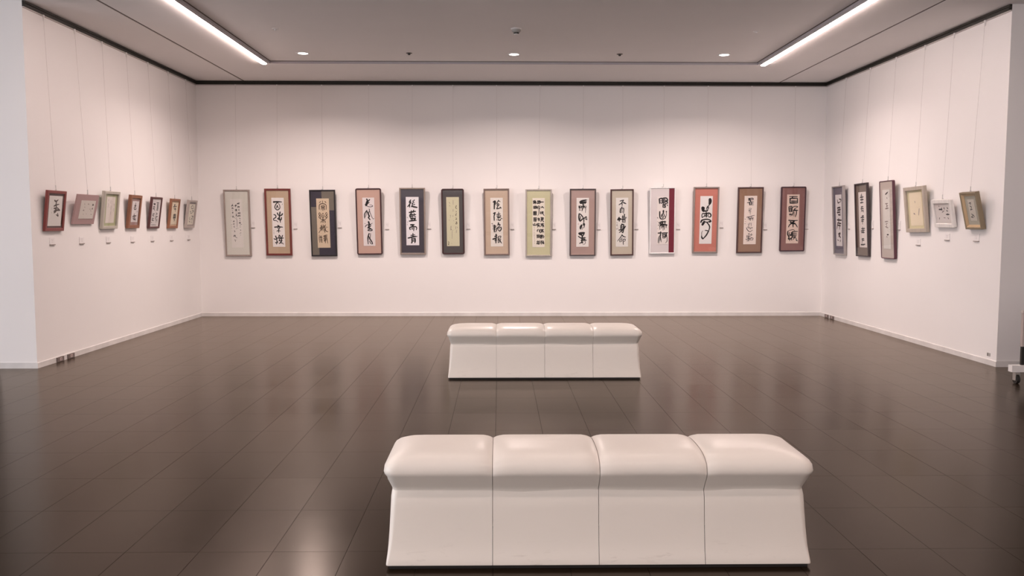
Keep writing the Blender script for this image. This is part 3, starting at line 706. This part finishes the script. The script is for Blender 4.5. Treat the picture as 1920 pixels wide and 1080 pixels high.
def writing(key, paper, x0, z1, hgt, y, inks):
    """brush strokes as thin ink shapes lying on the paper, one object per written character"""
    s = hgt / 1000.0
    rnd = random.Random(key)
    strokes = []
    for st in WRITING[key].split(';'):
        wd, nums = st.split(':')
        m = 0
        if wd[0] in 'pr':
            m = {'p': 1, 'r': 2}[wd[0]]
            wd = wd[1:]
        hw = float(wd) * 0.5 * (1.30 if m == 0 else 1.1) * (1.3 if key[0] in 'LR' else 1.0)
        a = [float(q) for q in nums.split()]
        pts = [(a[i], a[i + 1]) for i in range(0, len(a), 2)]
        xs, zs = [p[0] for p in pts], [p[1] for p in pts]
        strokes.append((m, hw, pts, (min(xs) - hw, max(xs) + hw, min(zs) - hw, max(zs) + hw)))
    # strokes that touch or nearly touch belong to one character
    grp = list(range(len(strokes)))

    def find(i):
        while grp[i] != i:
            i = grp[i]
        return i
    for i in range(len(strokes)):
        for j in range(i):
            A, B = strokes[i][3], strokes[j][3]
            gx = max(A[0] - B[1], B[0] - A[1])
            gz = max(A[2] - B[3], B[2] - A[3])
            if gx < 6 and gz < 6:
                grp[find(i)] = find(j)
    sets = {}
    for i in range(len(strokes)):
        sets.setdefault(find(i), []).append(strokes[i])
    for members in sets.values():
        v, f, mi = [], [], []
        for m, hw, raw, _ in members:
            wd = hw * s
            c = spline([(x0 + px_ * s, z1 - pz_ * s) for px_, pz_ in raw])
            n = len(c)
            k0 = len(v)
            head, tail = rnd.uniform(0.75, 1.0), rnd.uniform(0.45, 0.85)
            rows = []
            for i, (x, z) in enumerate(c):
                xa, za = c[max(0, i - 1)]
                xb, zb = c[min(n - 1, i + 1)]
                dx, dz = xb - xa, zb - za
                l = math.hypot(dx, dz) or 1e-6
                t = i / (n - 1)
                rows.append((x, z, dx / l, dz / l, wd * (head + (tail - head) * t + 0.22 * math.sin(math.pi * t))))
            x, z, dx, dz, w = rows[0]
            rows.insert(0, (x - dx * w * 0.7, z - dz * w * 0.7, dx, dz, w * 0.45))
            x, z, dx, dz, w = rows[-1]
            rows.append((x + dx * w * 0.8, z + dz * w * 0.8, dx, dz, w * 0.35))
            for x, z, dx, dz, w in rows:
                v += [(x - dz * w, y, z + dx * w), (x + dz * w, y, z - dx * w)]
            for i in range(len(rows) - 1):
                f.append((k0 + 2 * i, k0 + 2 * i + 1, k0 + 2 * i + 3, k0 + 2 * i + 2))
                mi.append(m)
        put('brush_character', mesh('brush_character', v, f, inks, mi), paper)


ROTZ = {'B': 0.0, 'L': math.pi / 2, 'R': -math.pi / 2}


def wall_point(wall, s, off, z):
    return {'B': (s, D - off, z), 'L': (XL + off, s, z), 'R': (XR - off, s, z)}[wall]


# key: border, corner radius, recess of the mat, frame colour, mat colour, paper colour, liner (width, colour) or None, ink, label
LOOK = {
    'F1': (0.024, 0, 0.012, (150, 125, 115), (207, 190, 177), (216, 196, 186), None, 'k', 'taupe framed scroll with three columns of small running script on pale paper'),
    'F2': (0.030, 0, 0.012, (112, 46, 40), (186, 152, 126), (230, 208, 200), None, 'k', 'red-brown framed scroll of four seal characters on a tan mount'),
    'F3': (0.019, 0, 0.012, (32, 25, 28), (64, 55, 63), (208, 175, 148), None, 'b', 'black framed scroll on beige paper over a navy and olive patchwork mount'),
    'F4': (0.020, 0.028, 0.010, (66, 34, 36), (196, 152, 136), (224, 200, 194), None, 'k', 'round-cornered dark frame with a salmon mount and flowing cursive script'),
    'F5': (0.020, 0, 0.014, (150, 125, 113), (73, 63, 69), (234, 213, 210), (0.010, (92, 76, 74)), 'k', 'taupe framed scroll of four bold characters on a slate blue mount'),
    'F6': (0.021, 0.030, 0.010, (66, 36, 36), (86, 76, 74), (206, 187, 156), None, 'b', 'round-cornered dark frame with fine faint script on yellowish paper and a charcoal mount'),
    'F7': (0.022, 0, 0.014, (124, 98, 90), (196, 162, 140), (224, 202, 190), None, 'k', 'brown framed scroll of four large characters on a sandy mount'),
    'F8': (0.022, 0, 0.012, (168, 148, 138), (196, 178, 142), (224, 201, 184), None, 'k', 'silvery framed scroll with three columns of blocky script on a yellow-green mount'),
    'F9': (0.018, 0, 0.014, (76, 60, 60), (172, 136, 126), (227, 205, 196), (0.008, (165, 132, 120)), 'k', 'thin dark framed scroll of dry wild brushwork on a mauve mount'),
    'F10': (0.020, 0, 0.012, (78, 48, 46), (191, 167, 148), (220, 200, 190), None, 'k', 'narrow brown framed scroll of five characters on a grey-beige mount'),
    'F11': (0.016, 0, 0.010, (236, 216, 210), (216, 193, 188), (226, 202, 193), None, 'k', 'white framed scroll with a burgundy stripe down one side of its mount'),
    'F12': (0.022, 0, 0.018, (140, 118, 110), (196, 117, 102), (226, 206, 199), None, 'k', 'grey framed scroll with one long cursive character on a coral mount'),
    'F13': (0.020, 0, 0.012, (80, 52, 50), (146, 107, 87), (226, 197, 184), None, 'k', 'dark framed scroll of five small light characters on a brown mount'),
    'F14': (0.018, 0.020, 0.010, (66, 38, 44), (137, 92, 86), (217, 181, 165), None, 'k', 'dark framed scroll of four blocky characters on a reddish brown mount'),
    'L1': (0.032, 0, 0.014, (128, 55, 50), (80, 50, 45), (218, 198, 188), None, 'b', 'small red-brown frame with one large brown character'),
    'L2': (0.0, 0, 0.0, (176, 137, 132), (176, 137, 132), (210, 188, 176), None, 'k', 'frameless mauve mount board tilted forward with small script'),
    'L3': (0.034, 0, 0.020, (184, 164, 150), (172, 162, 126), (218, 194, 182), None, 'k', 'pale grey frame with a green mount and faint thin script'),
    'L4': (0.040, 0, 0.014, (136, 82, 58), (162, 128, 122), (220, 198, 192), None, 'k', 'orange-brown frame with two dark characters on a mauve mount'),
    'L5': (0.026, 0, 0.012, (88, 46, 44), (204, 180, 174), (212, 190, 184), None, 'k', 'dark maroon frame densely filled with two columns of script'),
    'L6': (0.036, 0, 0.012, (142, 86, 60), (196, 157, 128), (217, 188, 163), None, 'k', 'orange-brown frame with a tan mount and blocky characters'),
    'L7': (0.032, 0, 0.016, (172, 148, 138), (142, 120, 114), (217, 195, 175), None, 'k', 'grey frame with looping script, last small frame before the corner'),
    'R1': (0.018, 0, 0.018, (156, 137, 131), (110, 98, 105), (217, 197, 192), None, 'k', 'tall grey framed scroll on a slate mount, nearest the back corner'),
    'R2': (0.016, 0, 0.024, (58, 42, 42), (116, 96, 86), (217, 193, 184), None, 'k', 'tall black framed scroll of five characters on a brown mount'),
    'R3': (0.012, 0.022, 0.008, (88, 42, 52), (182, 158, 147), (207, 188, 178), None, 'k', 'tall dark red framed scroll of faint script on a taupe mount'),
    'R4': (0.044, 0, 0.026, (178, 154, 138), (206, 182, 143), (228, 198, 168), None, 'k', 'wide beige box frame holding a nearly blank cream sheet'),
    'R5': (0.044, 0.012, 0.016, (226, 205, 196), (219, 197, 188), (215, 192, 183), None, 'k', 'small square white frame with scattered dark characters'),
    'R6': (0.022, 0, 0.026, (132, 108, 84), (167, 150, 132), (193, 173, 158), (0.022, (188, 146, 102)), 'k', 'deep golden brown box frame tilted forward, nearest the wall end'),
}
PATCH = {
    'F3': [('olive', (-0.012, 0.180, 0.700, 0.994)), ('olive', (-0.180, -0.074, 0.016, 0.752)), ],
    'F11': [('burgundy', (0.098, 0.179, 0.016, 0.997))],
}
PCOL = {'olive': (116, 101, 90), 'burgundy': (116, 44, 54)}

for key, (wall, s, z, w, h, tilt, roll, th, pr) in FRAMES.items():
    bw, rad, rec, cf, cmt, cp, liner, ink, lab = LOOK[key]
    t = thing('calligraphy_frame', lab, 'framed calligraphy', wall_point(wall, s, 0.004, z),
              group={'B': 'tall scrolls on the back wall', 'L': 'small works on the side wall', 'R': 'mixed works on the side wall'}[wall])
    t.rotation_mode = 'YXZ'
    t.rotation_euler = (tilt, roll, ROTZ[wall])
    x0, x1, z0, z1 = pr
    if wall != 'B':                                  # sheets sit nearly centred in their mounts
        c = (x0 + x1) / 2 * (0.5 if key not in ('R6', 'L5') else 0.0)
        hw = (x1 - x0) / 2
        x0, x1 = c - hw, c + hw
    ym = -(th - rec)
    fm = cmat('frame', cf)
    lw = liner[0] if liner else 0.0
    if bw > 0:
        ring(w, h, rad, [(0, 0), (0, -th + 0.004), (0.003, -th), (bw - 0.004, -th), (bw, -th + 0.005), (bw, ym)], 'moulding', fm, t)
        if liner:
            ring(w, h, rad, [(bw, -th + 0.004), (bw + lw, ym - 0.003), (bw + lw, ym)], 'liner', cmat('frame', liner[1]), t)
        ib = bw - 0.002
    else:
        ib = 0.0
    # mount board
    v = [(x, -0.002, zz) for x, zz in loop(w, h, ib, rad)] + [(x, ym, zz) for x, zz in loop(w, h, ib, rad)]
    n = len(v) // 2
    f = [tuple(n + i for i in range(n)), tuple(reversed(range(n)))] + [(i, (i + 1) % n, n + (i + 1) % n, n + i) for i in range(n)]
    mb = put('mount_board', mesh('mount_board', v, f, cmat('mat', cmt)), t)
    for nm, (a, b, c_, d_) in PATCH.get(key, ()):
        MB().box(a, b, ym - 0.0008, ym + 0.0005, c_, d_).build('mount_patch', cmat('mat', PCOL[nm]), mb)
    pt = 0.003
    yp = ym - pt
    pp = MB().box(x0, x1, yp, ym + 0.0005, z0, z1).build('paper', cmat('paper', cp), t)
    inks = [M_BROWN_INK if ink == 'b' else M_INK, M_PALE, M_SEAL]
    writing(key, pp, x0, z1, z1 - z0, yp - 0.0006, inks)
    if bw > 0 and rec >= 0.008:
        i = bw + lw - 0.001
        yg = min(-th + 0.0045, yp - 0.0015)
        v = [(x, yg, zz) for x, zz in loop(w, h, i if not liner else bw, rad)]
        put('glass_pane', mesh('glass_pane', v, [tuple(range(len(v)))], M_GLASS), t)
    # hanging eye on the back
    MB().box(-0.012, 0.012, -0.006, -0.001, h - 0.004, h + 0.012).build('hanging_eye', M_STEEL, t)

# wires from the rail to each frame
SHORT = {
    'F1': 'taupe framed small-script scroll', 'F2': 'red-brown framed seal-script scroll', 'F3': 'patchwork mounted scroll',
    'F4': 'salmon mounted round-cornered scroll', 'F5': 'slate blue mounted scroll', 'F6': 'charcoal mounted round-cornered scroll',
    'F7': 'sandy mounted scroll', 'F8': 'yellow-green mounted scroll', 'F9': 'mauve mounted wild-brush scroll',
    'F10': 'grey-beige mounted five-character scroll', 'F11': 'white framed burgundy-striped scroll', 'F12': 'coral mounted scroll',
    'F13': 'brown mounted light-character scroll', 'F14': 'reddish brown mounted blocky scroll',
    'L1': 'red-brown single-character frame', 'L2': 'frameless mauve board', 'L3': 'pale grey and green frame',
    'L4': 'orange-brown mauve-mounted frame', 'L5': 'dark maroon frame', 'L6': 'orange-brown tan-mounted frame', 'L7': 'small grey corner frame',
    'R1': 'tall grey slate-mounted scroll', 'R2': 'tall black framed scroll', 'R3': 'tall dark red framed scroll',
    'R4': 'wide beige box frame', 'R5': 'small white square frame', 'R6': 'golden brown box frame',
}
WIRE_S = dict(F1=-3.981, F2=-3.356, F3=-2.683, F4=-1.977, F5=-1.318, F6=-0.706, F7=-0.045, F8=0.613, F9=1.272, F10=1.871, F11=2.5,
              F12=3.17, F13=3.836, F14=4.504, L1=8.768, L2=9.396, L3=10.027, L4=10.666, L5=11.305, L6=11.981, L7=12.64,
              R1=12.329, R2=11.537, R3=10.79, R4=10.059, R5=9.422, R6=8.832)
hk = MB()
hk.box(-0.008, 0.008, -0.006, 0.006, 0.0, 0.030)
hk.prism([(-0.008, 0.0), (0.008, 0.0), (0.002, -0.028), (-0.002, -0.028)], 'y', -0.005, 0.005)
hook_me = mesh('hook', hk.v, hk.f, M_WHITE)
hk2 = MB().tube((0, 0, -0.03), (0, 0, 0.012), 0.0045, 8)
clasp_me = mesh('clasp', hk2.v, hk2.f, M_STEEL)
for key, ws in WIRE_S.items():
    wall, s, z, w, h, tilt, roll, th, pr = FRAMES[key]
    top = Vector(wall_point(wall, ws, 0.022, 3.482))
    eye_off = 0.004 + (h + 0.010) * math.sin(tilt) + 0.003
    bot = Vector(wall_point(wall, s, eye_off, z + (h + 0.010) * math.cos(tilt)))
    t = thing('hanging_wire', 'thin hanging wire above the ' + SHORT[key], 'wire', tuple(top), (0, 0, ROTZ[wall]), 'thin wires hanging from the picture rail')
    put('hook', hook_me, t, (0, 0, 0.0))
    rel = Matrix.Rotation(-ROTZ[wall], 3, 'Z') @ (bot - top)
    MB().tube((0, 0, -0.02), tuple(rel), 0.0013, 5).build('wire', M_WIRE, t)
    put('clasp', clasp_me, t, tuple(rel + Vector((0, 0, 0.030))))

# caption cards
CARDS = dict(F1=(-3.763, 1.416), F2=(-3.12, 1.399), F3=(-2.443, 1.417), F4=(-1.721, 1.393), F5=(-1.078, 1.40), F6=(-0.479, 1.398),
             F7=(0.196, 1.394), F8=(0.837, 1.395), F9=(1.524, 1.391), F10=(2.106, 1.395), F11=(2.749, 1.396), F12=(3.416, 1.42),
             F13=(4.095, 1.392), F14=(4.733, 1.397),
             L1=(8.795, 1.254), L2=(9.413, 1.249), L3=(10.048, 1.244), L4=(10.709, 1.236), L5=(11.317, 1.235), L6=(11.976, 1.227), L7=(12.631, 1.226),
             R1=(12.116, 1.409), R2=(11.348, 1.42), R3=(10.585, 1.411), R4=(10.084, 1.217), R5=(9.432, 1.29), R6=(8.849, 1.291))
M_CARD = new_mat('caption_card_white', (0.83, 0.805, 0.80), 0.7, 0.2)
M_CARD_SHADE = new_mat('caption_shadow_taupe', (0.34, 0.29, 0.27), 0.6, 0.3)  # tone of the painted shadow line below each card
M_CARD_INK = new_mat('caption_card_print', (0.50, 0.46, 0.46), 0.7, 0.2)


def card_meshes(cw, ch, upright):
    a = MB().box(-cw / 2, cw / 2, -0.006, 0.0, -ch / 2, ch / 2)
    p = MB()
    if upright:
        for dx, l in ((0.012, 0.030), (0.0, 0.024), (-0.012, 0.016)):
            p.box(dx - 0.0012, dx + 0.0012, -0.0064, -0.006, 0.030 - l * 1.6, 0.030)
    else:
        for dz, l in ((0.014, 0.05), (0.0, 0.035), (-0.014, 0.028)):
            p.box(-l / 2, l / 2, -0.0064, -0.006, dz - 0.0012, dz + 0.0012)
    h_ = MB().box(-cw / 2 - 0.001, cw / 2 + 0.001, -0.012, 0.0, -ch / 2 - 0.009, -ch / 2)  # thin strip standing in for the shadow under the card
    return mesh('card', a.v, a.f, M_CARD), mesh('print_lines', p.v, p.f, M_CARD_INK), mesh('shadow_strip', h_.v, h_.f, M_CARD_SHADE)


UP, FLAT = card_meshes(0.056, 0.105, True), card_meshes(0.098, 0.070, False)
for key, (s, z) in CARDS.items():
    wall = FRAMES[key][0]
    up = wall == 'B' or key in ('R1', 'R2', 'R3')
    t = thing('caption_card', ('white caption card beside the ' if up else 'white caption card below the ') + SHORT[key], 'caption card',
              wall_point(wall, s, 0.0, z), (0, 0, ROTZ[wall]), 'white caption cards by the works')
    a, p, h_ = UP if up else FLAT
    put('shadow_strip', h_, t)
    put('card', a, t)
    put('print_lines', p, t)

# sockets set into the baseboards
M_SOCK = new_mat('socket_plate_metal', (0.20, 0.16, 0.15), 0.45, 0.5, metallic=0.3)
M_SOCK2 = new_mat('socket_insert', (0.55, 0.44, 0.42), 0.5, 0.4)
for wall, s, lab in (('L', 8.838, 'floor level socket nearer the bluish wall end face'), ('L', 9.058, 'floor level socket farther from the bluish wall end face'),
                     ('R', 12.816, 'tiny baseboard socket nearer the back corner, below the tall grey scroll'),
                     ('R', 12.608, 'tiny baseboard socket farther from the back corner, below the tall grey scroll')):
    t = thing('wall_socket', lab, 'socket', wall_point(wall, s, BT, 0.0), (0, 0, ROTZ[wall]), 'sockets in the baseboards')
    MB().box(-0.068, 0.068, -0.012, 0.0, 0.003, 0.050).build('plate', M_SOCK, t)
    MB().box(-0.022, 0.022, -0.0145, -0.012, 0.014, 0.042).build('insert', M_SOCK2, t)
    MB().box(-0.008, -0.004, -0.0155, -0.0145, 0.022, 0.034).box(0.004, 0.008, -0.0155, -0.0145, 0.022, 0.034).build('slot', M_BLACK, t)
t = thing('wall_plate', 'small pale metal plate low on the wall end by the rolling screen', 'wall plate', (XR, YF_R + 0.13, 0.105), (0, 0, ROTZ['R']))
MB().box(-0.022, 0.022, -0.004, 0.0, -0.016, 0.016).build('plate', cmat('frame', (176, 158, 150)), t)
MB().box(-0.022, -0.014, -0.010, -0.004, -0.016, 0.016).build('lip', cmat('frame', (150, 132, 124)), t)

# ---------------------------------------------------------------- benches
M_LEATHER = bpy.data.materials.new('white_bench_vinyl')
M_LEATHER.use_nodes = True
ln, ll = M_LEATHER.node_tree.nodes, M_LEATHER.node_tree.links
lb = ln['Principled BSDF']
lb.inputs['Roughness'].default_value = 0.31
lb.inputs['Specular IOR Level'].default_value = 0.45
ltc = ln.new('ShaderNodeTexCoord')
lmap = ln.new('ShaderNodeMapping')
lmap.inputs['Scale'].default_value = (2.0, 2.0, 11.0)
ll.new(ltc.outputs['Object'], lmap.inputs['Vector'])
lno = ln.new('ShaderNodeTexNoise')                  # scuff marks, mostly kicked into the lower edge
lno.inputs['Scale'].default_value = 3.2
lno.inputs['Detail'].default_value = 8
lno.inputs['Roughness'].default_value = 0.62
lno.inputs['Distortion'].default_value = 1.2
ll.new(lmap.outputs['Vector'], lno.inputs['Vector'])
lra = ln.new('ShaderNodeMapRange')
lra.inputs['From Min'].default_value = 0.60
lra.inputs['From Max'].default_value = 0.74
ll.new(lno.outputs['Fac'], lra.inputs['Value'])
lsep = ln.new('ShaderNodeSeparateXYZ')
ll.new(ltc.outputs['Object'], lsep.inputs['Vector'])
lh = ln.new('ShaderNodeMapRange')
lh.inputs['From Min'].default_value = 0.02
lh.inputs['From Max'].default_value = 0.12
lh.inputs['To Min'].default_value = 0.42
lh.inputs['To Max'].default_value = 0.03
ll.new(lsep.outputs['Z'], lh.inputs['Value'])
lmu = ln.new('ShaderNodeMath')
lmu.operation = 'MULTIPLY'
ll.new(lra.outputs['Result'], lmu.inputs[0])
ll.new(lh.outputs['Result'], lmu.inputs[1])
lmx = ln.new('ShaderNodeMix')
lmx.data_type = 'RGBA'
ll.new(lmu.outputs['Value'], lmx.inputs[0])
lmx.inputs[6].default_value = (0.88, 0.825, 0.755, 1)
lmx.inputs[7].default_value = (0.34, 0.28, 0.24, 1)
ll.new(lmx.outputs[2], lb.inputs['Base Color'])
lbn = ln.new('ShaderNodeTexNoise')
lbn.inputs['Scale'].default_value = 14.0
lbn.inputs['Detail'].default_value = 3
ll.new(ltc.outputs['Object'], lbn.inputs['Vector'])
lbp = ln.new('ShaderNodeBump')
lbp.inputs['Strength'].default_value = 0.10
lbp.inputs['Distance'].default_value = 0.01
ll.new(lbn.outputs['Fac'], lbp.inputs['Height'])
ll.new(lbp.outputs['Normal'], lb.inputs['Normal'])

BL, BD = 1.786, 0.44
SEAMS = (-BL / 4, 0.0, BL / 4)
# (height, offset from the foot outline, corner radius)
LEVELS = [(0.018, 0.000, 0.012), (0.024, 0.000, 0.012), (0.045, -0.004, 0.014), (0.070, -0.009, 0.016), (0.100, -0.013, 0.02), (0.16, -0.019, 0.024),
          (0.24, -0.025, 0.028), (0.295, -0.029, 0.030), (0.312, -0.033, 0.030), (0.320, -0.036, 0.030),
          (0.328, -0.0355, 0.030), (0.345, -0.027, 0.032), (0.360, -0.0185, 0.036), (0.375, -0.010, 0.040), (0.388, -0.004, 0.044), (0.396, 0.0015, 0.046),
          (0.402, 0.0058, 0.048), (0.413, 0.009, 0.050), (0.436, 0.006, 0.052), (0.450, -0.003, 0.055), (0.462, -0.017, 0.060),
          (0.472, -0.038, 0.066), (0.480, -0.066, 0.072), (0.4855, -0.100, 0.078), (0.489, -0.140, 0.060), (0.4905, -0.180, 0.030), (0.491, -0.212, 0.006)]
SPLIT = 9                                            # level where base panel ends and seat begins


def bench(yfront, label, seed):
    xc = 0.417
    root = thing('bench', label, 'bench', (xc, yfront + BD / 2, 0), group='white upholstered gallery benches')
    rnd = random.Random(seed)
    gap = 0.0010
    st = []
    for sm in SEAMS:
        for d in (gap, 0.006, 0.014, 0.026, 0.045, 0.08, 0.13):
            st += [sm - d, sm + d]
    st += [-BL / 2 + 0.16, BL / 2 - 0.16]
    st.sort()
    K = 8
    ph = [rnd.uniform(0, 6.28) for _ in range(6)]

    def ringpts(z, o, r, li):
        lo_ = z < 0.386
        hx, hy = BL / 2 + o * (0.58 if lo_ else 1.0), BD / 2 + o * (1.5 if lo_ else 1.0)      # the long sides are waisted more
        r = min(r, hy - 0.001)
        out = []
        lim = hx - r
        xs = [-lim] + [max(-lim + 1e-4 * (k + 1), min(lim - 1e-4 * (len(st) - k), q)) for k, q in enumerate(st)] + [lim]

        def deform(x, y, zz):
            seat = min(1.0, max(0.0, (zz - 0.385) / 0.04))
            p = 0.0
            for sm in SEAMS:
                p += math.exp(-((x - sm) / 0.028) ** 2)
            p *= 0.0085 * seat
            p += 0.004 * seat * sum(math.exp(-((x - sm) / 0.007) ** 2) for sm in SEAMS)
            # slightly wavy crease where the seat cover is tucked at the waist
            wv = math.exp(-((zz - 0.322) / 0.020) ** 2) * 0.0035 * (math.sin(9 * x + ph[0]) + 0.6 * math.sin(17 * x + ph[1]))
            k = -1 if y < 0 else 1
            fr = min(1.0, abs(y) / (BD / 2))
            return (x, y - k * (p * fr * 0.8) , zz - p * (1.0 if zz > 0.455 else 0.4) + wv)
        for x in xs:                                  # front, -y
            out.append(deform(x, -hy, z))
        for i in range(1, K):
            t = math.radians(-90 + 90 * i / K)
            out.append(deform(hx - r + r * math.cos(t), -hy + r + r * math.sin(t), z))
        # end edge
        for q in range(7):
            out.append(deform(hx, (-hy + r) + (2 * hy - 2 * r) * q / 6, z))
        for i in range(1, K):
            t = math.radians(90 * i / K)
            out.append(deform(hx - r + r * math.cos(t), hy - r + r * math.sin(t), z))
        for x in reversed(xs):
            out.append(deform(x, hy, z))
        for i in range(1, K):
            t = math.radians(90 + 90 * i / K)
            out.append(deform(-hx + r + r * math.cos(t), hy - r + r * math.sin(t), z))
        for q in range(7):
            out.append(deform(-hx, (hy - r) - (2 * hy - 2 * r) * q / 6, z))
        for i in range(1, K):
            t = math.radians(180 + 90 * i / K)
            out.append(deform(-hx + r + r * math.cos(t), -hy + r + r * math.sin(t), z))
        return out
    rings = [ringpts(z, o, r, i) for i, (z, o, r) in enumerate(LEVELS)]
    n = len(rings[0])
    nf = len(st) + 2
    allv = [p for rg in rings for p in rg]
    quads = []
    for a in range(len(rings) - 1):
        for i in range(n):
            j = (i + 1) % n
            quads.append((a, (a * n + i, a * n + j, (a + 1) * n + j, (a + 1) * n + i)))
    top = len(rings) - 1
    bk0 = nf + (K - 1) + 7 + (K - 1)                   # first vertex of the back edge
    for i in range(nf - 1):
        quads.append((top, (top * n + i, top * n + i + 1, top * n + bk0 + nf - 2 - i, top * n + bk0 + nf - 1 - i)))
    quads.append((top, tuple(top * n + i for i in range(nf - 1, bk0 + 1))))
    quads.append((top, tuple(top * n + i for i in list(range(bk0 + nf - 1, n)) + [0])))
    bounds = [-9.0] + list(SEAMS) + [9.0]
    for part, test, side in (('base_panel', lambda a: a < SPLIT, -1), ('base_panel', lambda a: a < SPLIT, 1), ('seat_cushion', lambda a: a >= SPLIT, 0)):
        for k in range(4):
            if side and k in (0, 3):                   # end panels wrap round the corner in one piece
                if side > 0:
                    continue
            idx, v, f = {}, [], []
            for a, q in quads:
                if not test(a):
                    continue
                xs = [allv[i][0] for i in q]
                if min(xs) < bounds[k] or max(xs) > bounds[k + 1]:
                    continue
                if side and k in (1, 2) and allv[q[0]][1] * side < 0:
                    continue
                g = []
                for i in q:
                    if i not in idx:
                        idx[i] = len(v)
                        v.append(allv[i])
                    g.append(idx[i])
                f.append(tuple(g))
            put(part, mesh(part, v, f, M_LEATHER, smooth=True), root)
    MB().box(-BL / 2 + 0.012, BL / 2 - 0.012, -BD / 2 + 0.012, BD / 2 - 0.012, 0.0005, 0.030).build('plinth', M_BLACK, root)
    return root


bench(3.462, 'white upholstered four-section bench in the foreground', 3)
bench(7.768, 'white upholstered four-section bench farther off, nearer the back wall', 8)

# ---------------------------------------------------------------- low rolling screen cut by the edge of the picture
t = thing('rolling_screen', 'low rolling screen on a white foot bar with castors beside the wall end', 'screen', (5.29, 7.53, 0))
MB().box(-0.690, 0.690, -0.030, 0.030, 0.107, 0.168).build('foot_bar', M_WHITE, t)
for sx in (-1, 1):
    cx = sx * 0.63
    fk = MB().box(cx - 0.020, cx + 0.020, -0.018, 0.018, 0.095, 0.107).box(cx - 0.022, cx - 0.016, -0.022, 0.022, 0.030, 0.097) \
        .box(cx + 0.016, cx + 0.022, -0.022, 0.022, 0.030, 0.097).build('castor', M_STEEL, t)
    MB().tube((cx - 0.014, 0, 0.040), (cx + 0.014, 0, 0.040), 0.040, 20).build('wheel', M_BLACK, fk)
MB().box(-0.598, 0.598, -0.012, 0.012, 0.160, 0.336).build('lower_panel', M_BLACK, t)
MB().box(-0.600, 0.600, -0.016, 0.016, 0.336, 0.640).build('panel', cmat('mat', (176, 150, 142)), t)
MB().box(-0.606, 0.606, -0.020, 0.020, 0.640, 0.660).build('top_cap', cmat('frame', (190, 168, 158)), t)
